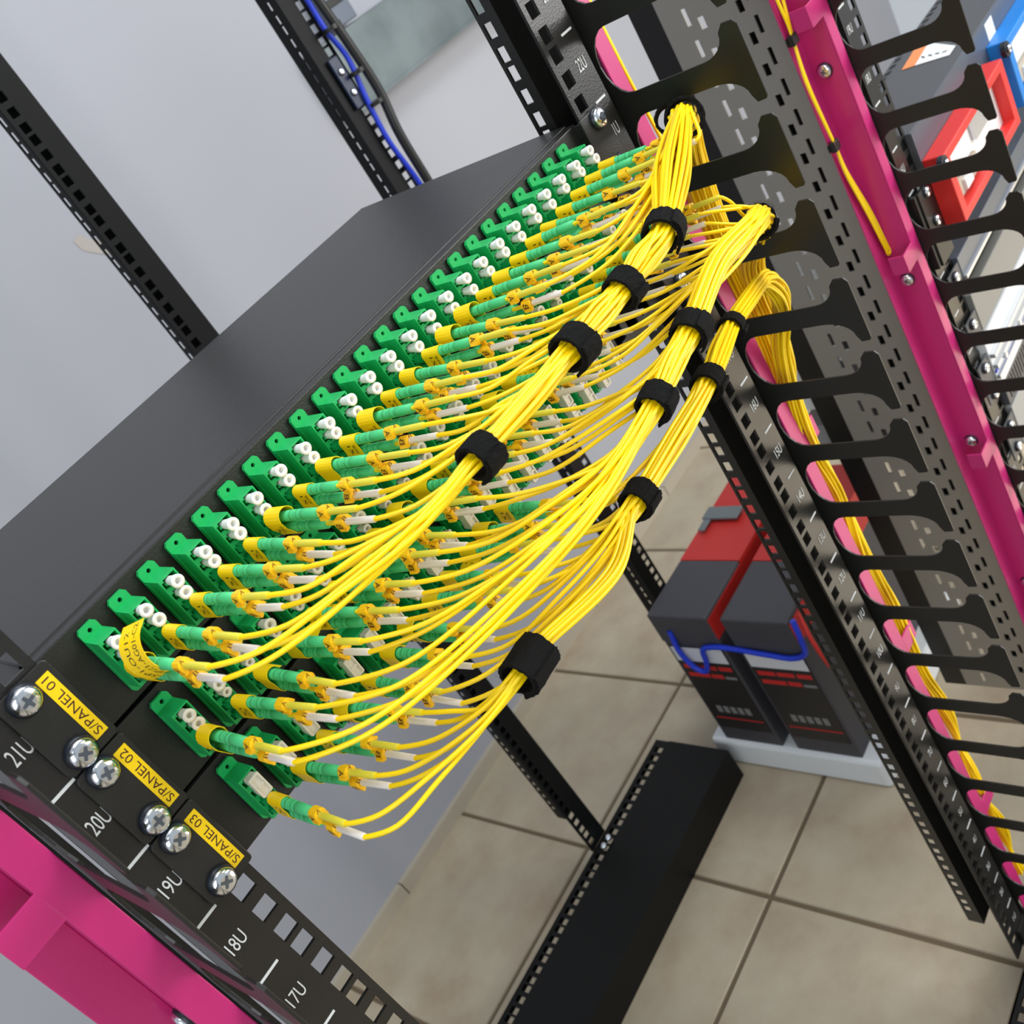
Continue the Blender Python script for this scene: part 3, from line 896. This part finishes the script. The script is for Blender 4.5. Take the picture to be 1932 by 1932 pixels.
def framed(name, x0, x1, z0, z1, mt, label):
    t = thing(name, (x0, -26, z0), label, 'module')
    w = x1-x0; h = z1-z0; b = MB(mt)
    us = [0, 13, w-13, w]; vs = [0, 9, h-9, h]
    b.grid(us, vs, lambda i, j: not (i == 1 and j == 1), 0, 20, 'y')
    b.build('frame', t, bevel=1.2)
    p = MB([M_WPL, mat('beige board', (176, 166, 150), 0.6), M_SIL]); p.box(13, w-13, 12, 20, 9, h-9, 0)
    p.box(15, w*0.45, 8, 12, 12, h*0.42, 1); p.box(w*0.5, w*0.8, 7, 12, h*0.5, h-14, 2); p.box(w*0.2, w*0.3, 5, 12, 14, h*0.35, 0)
    p.build('inner_board', t, bevel=0.4)
    e = MB([M_WSH, M_ZNC, M_ZND]); e.lathe((-3, 4, h*0.9), (0, -1, 0), [(0, 8), (5, 8)], 16, 0)
    screw_geo(e, (-3, -1, h*0.9), (0, -1, 0), 4)
    e.build('knob', t)
    return t
framed('red_module', 611, 806, -277, -207, M_RED, 'red framed module with a white board inside, in the right rack')
framed('blue_module', 829, 1046, -272, -200, M_BLU, 'blue framed module to the right of the red one')
er = MB([M_COMB, M_WSH, M_ZNC]); er.box(580, 612, -7, -4, -300, -224); er.box(575, 580, -5, 0, -300, -224)
t = thing('module_bracket', (596, -5, -300), 'black bracket with two bright screws left of the red module', 'bracket')
er.v = [(a-596, b+5, c+300) for a, b, c in er.v]; er.build('plate', t, bevel=0.5)
for z in (40, 70): 
    s_ = MB([M_WSH, M_ZNC, M_ZND]); screw_geo(s_, (0, -2, z), (0, -1, 0), 5); s_.build('screw', t)
def screws(zs):
    def f(t):
        for z in zs:
            s_ = MB([M_WSH, M_ZNC, M_ZND]); screw_geo(s_, (-18, 0, z), (0, -1, 0), 5); s_.build('screw', t)
        e = MB(M_GRYM); e.box(-30, 0, 1, 3, 2, max(zs)+6); e.build('ear', t, bevel=0.4)
    return f
dev('rack_shelf', 612, 1056, -6, 60, -336, -312, M_BLUG, 'blue grey steel shelf below the red module with a bright front lip', 'shelf', lambda t: (screws([14])(t), (lambda m: (m.box(0, 444, -3, 0, 0, 3.5), m.build('lip', t)))(MB(M_SIL))))
dev('rack_blank', 612, 1056, 2, 60, -353, -338, M_BLACK, 'dark recessed strip under the blue grey shelf', 'panel')
dev('rack_device', 612, 1056, -6, 300, -397, -355, mat('plain grey device paint', (128, 128, 124), 0.5), 'plain grey device front below the shelf', 'device', screws([20]))
def exW(t):
    for q in range(3):
        g = MB(M_SIL); g.box(0, 440, -4-q, 0, 12+q*13, 17+q*13); g.build('rail', t, bevel=0.8)
    v = MB(M_BLC); v.box(0, 440, -1.5, 0, 20, 23); v.build('blue_strip', t)
    for q in range(5):
        c = MB(M_SIL); c.lathe((20+q*55, -1, 27), (0, -1, 0), [(0, 3), (7, 3)], 10); c.build('connector', t)
    screws([8, 40])(t)
dev('power_unit', 600, 1056, -8, 280, -462, -400, M_WPL, 'white power unit with bright rails below the grey device', 'device', exW)
def exV(t):
    v = MB(M_DRK)
    for q in range(60): v.add([(8+q*7, -0.3, 3), (11+q*7, -0.3, 3), (11+q*7, -0.3, 24), (8+q*7, -0.3, 24)], [(0, 1, 2, 3)])
    v.build('vent', t)
dev('vent_panel', 612, 1056, -6, 40, -492, -465, M_GRYM, 'grey vented strip beneath the white power unit', 'panel', exV)
dev('rack_device', 612, 1056, -6, 240, -545, -495, mat('light grey device paint', (150, 152, 152), 0.5), 'lowest visible light grey device in the right rack', 'device', screws([12, 40]))

# ------------------------------------------------------------------ battery boxes between the racks
fo = MB(M_WFL); fo.box(0, 330, 0, 272, 0, 52)
tag(fo.build('foam_slab', None, (449, 241, FLOOR), bevel=6), 'white foam slab on the floor under the two batteries', 'slab')
def battery(y0, y1, label):
    t = thing('battery', (455, y0, -938), label, 'battery', 'batteries standing on the foam slab')
    d = y1-y0
    m = MB(M_BAT); m.box(0, 300, 0, d, 0, 213); m.build('case', t, bevel=2)
    m = MB(M_BAT); m.box(-2, 107, -1, d+1, 213, 267); m.build('lid', t, bevel=3)
    m = MB(M_BATR); m.box(107.5, 300, -1, d+1, 213, 266.5); m.box(-1, 107, -1.6, -1, 225, 262); m.build('red_cover', t, bevel=2, label='red top cover')
    l = MB([mat('battery label black', (34, 31, 30), 0.5), mat('battery label white', (206, 208, 212), 0.6), mat('battery label red', (190, 34, 32), 0.6), mat('battery label grey', (120, 120, 118), 0.6)])
    l.box(-1, 0, 5, d-5, 30, 205, 0); l.box(-1.4, -1, 6, d-6, 176, 204, 1)
    for a, b_, z in ((8, d*0.30, 160), (d*0.34, d*0.6, 160), (d*0.63, d-10, 160), (d*0.3, d*0.5, 143), (d*0.53, d-10, 143)): l.box(-1.4, -1, a, b_, z, z+8, 2)
    l.box(-1.4, -1, 8, d*0.27, 143, 148, 3)
    for q in range(5): l.box(-1.4, -1, 20+q*12, 28+q*12, 66, 80, 3)
    l.box(-1.4, -1, 8, d-10, 52, 54, 2)
    l.build('label', t, label='black, white and red label')
    return t
battery(268, 366, 'red topped charcoal battery nearer the rack front')
battery(389, 486, 'red topped charcoal battery nearer the back wall')
br = MB(mat('grey bracket', (112, 120, 122), 0.45, 0.3)); br.box(0, 26, 0, 60, 0, 4); br.box(-24, 0, 44, 56, 0, 3)
tag(br.build('metal_bracket', None, (640, 425, -666.5), bevel=1.5), 'small grey metal bracket lying on the red battery cover', 'bracket')
cable_thing('blue_cable', [(453, 462, -700), (447, 460, -738), (446, 448, -768), (446, 434, -772), (447, 424, -752), (448, 418, -728), (449, 402, -723), (450, 375, -724), (450, 320, -731), (450, 285, -734), (449, 262, -722), (448, 255, -690), (452, 256, -665)], 4, M_BLC, 'thick blue cable looping along the front of the batteries', 'cable')
cable_thing('red_cable', [(462, 250, -662), (452, 244, -690), (450, 240, -720), (452, 238, -745)], 3, M_BATR, 'short red cable beside the blue one at the battery edge', 'cable')

# ------------------------------------------------------------------ behind: duct, cables on the far rear post
du = MB(M_GAL); du.box(0, 820, 0, 38, 0, 109); du.box(0, 820, -2, 0, -3, 2)
tag(du.build('cable_duct', None, (880, 931, 14)), 'galvanised steel cable duct on the back wall', 'duct')
lk = MB([M_BLUG, M_COMB]); lk.box(0, 60, 0, 30, 0, 70); lk.box(8, 50, -3, 0, 30, 42, 1)
tag(lk.build('wall_box', None, (940, 938, 128), bevel=2), 'small blue grey box above the galvanised duct', 'box')
cable_thing('blue_cable', [(609, 586, 330), (609, 586, 186), (607.5, 585, 148), (614, 585, 112), (605, 585, 60), (600, 585, 10), (606, 585, -50), (606, 585, -120), (604, 586, -300)], 3.4, M_BLC, 'blue cable tied down the far rear post', 'cable')
cable_thing('black_cable', [(618, 580, 330), (617, 580, 190), (622, 579, 120), (624, 579, 60), (616, 579, 10), (616, 580, -60), (616, 580, -300)], 6.0, M_COMB, 'thick black cable running beside the blue one on the far rear post', 'cable')
for z, lb_ in ((146, 'topmost black zip tie on the far rear post'), (92, 'middle black zip tie on the far rear post'), (52, 'lowest black zip tie on the far rear post')):
    zt = MB(M_COMB); zt.lathe((0, 0, -2), (0, 0, 1), [(0, 11), (5, 11)], 16); zt.box(8, 18, -3, 3, -3, 3)
    tag(zt.build('zip_tie', None, (613, 583, z)), lb_, 'cable tie')
bp = MB([mat('dark blue plate', (30, 42, 66), 0.35)]); bp.box(0, 16, 0, 4, 0, 62)
t = thing('blue_plate', (588, 588, 58), 'dark blue mounting plate with two screws on the far rear post', 'bracket'); bp.build('plate', t, bevel=1)
for z in (18, 44):
    s_ = MB([M_WSH, M_ZNC, M_ZND]); screw_geo(s_, (8, 0, z), (0, -1, 0), 4); s_.build('screw', t)
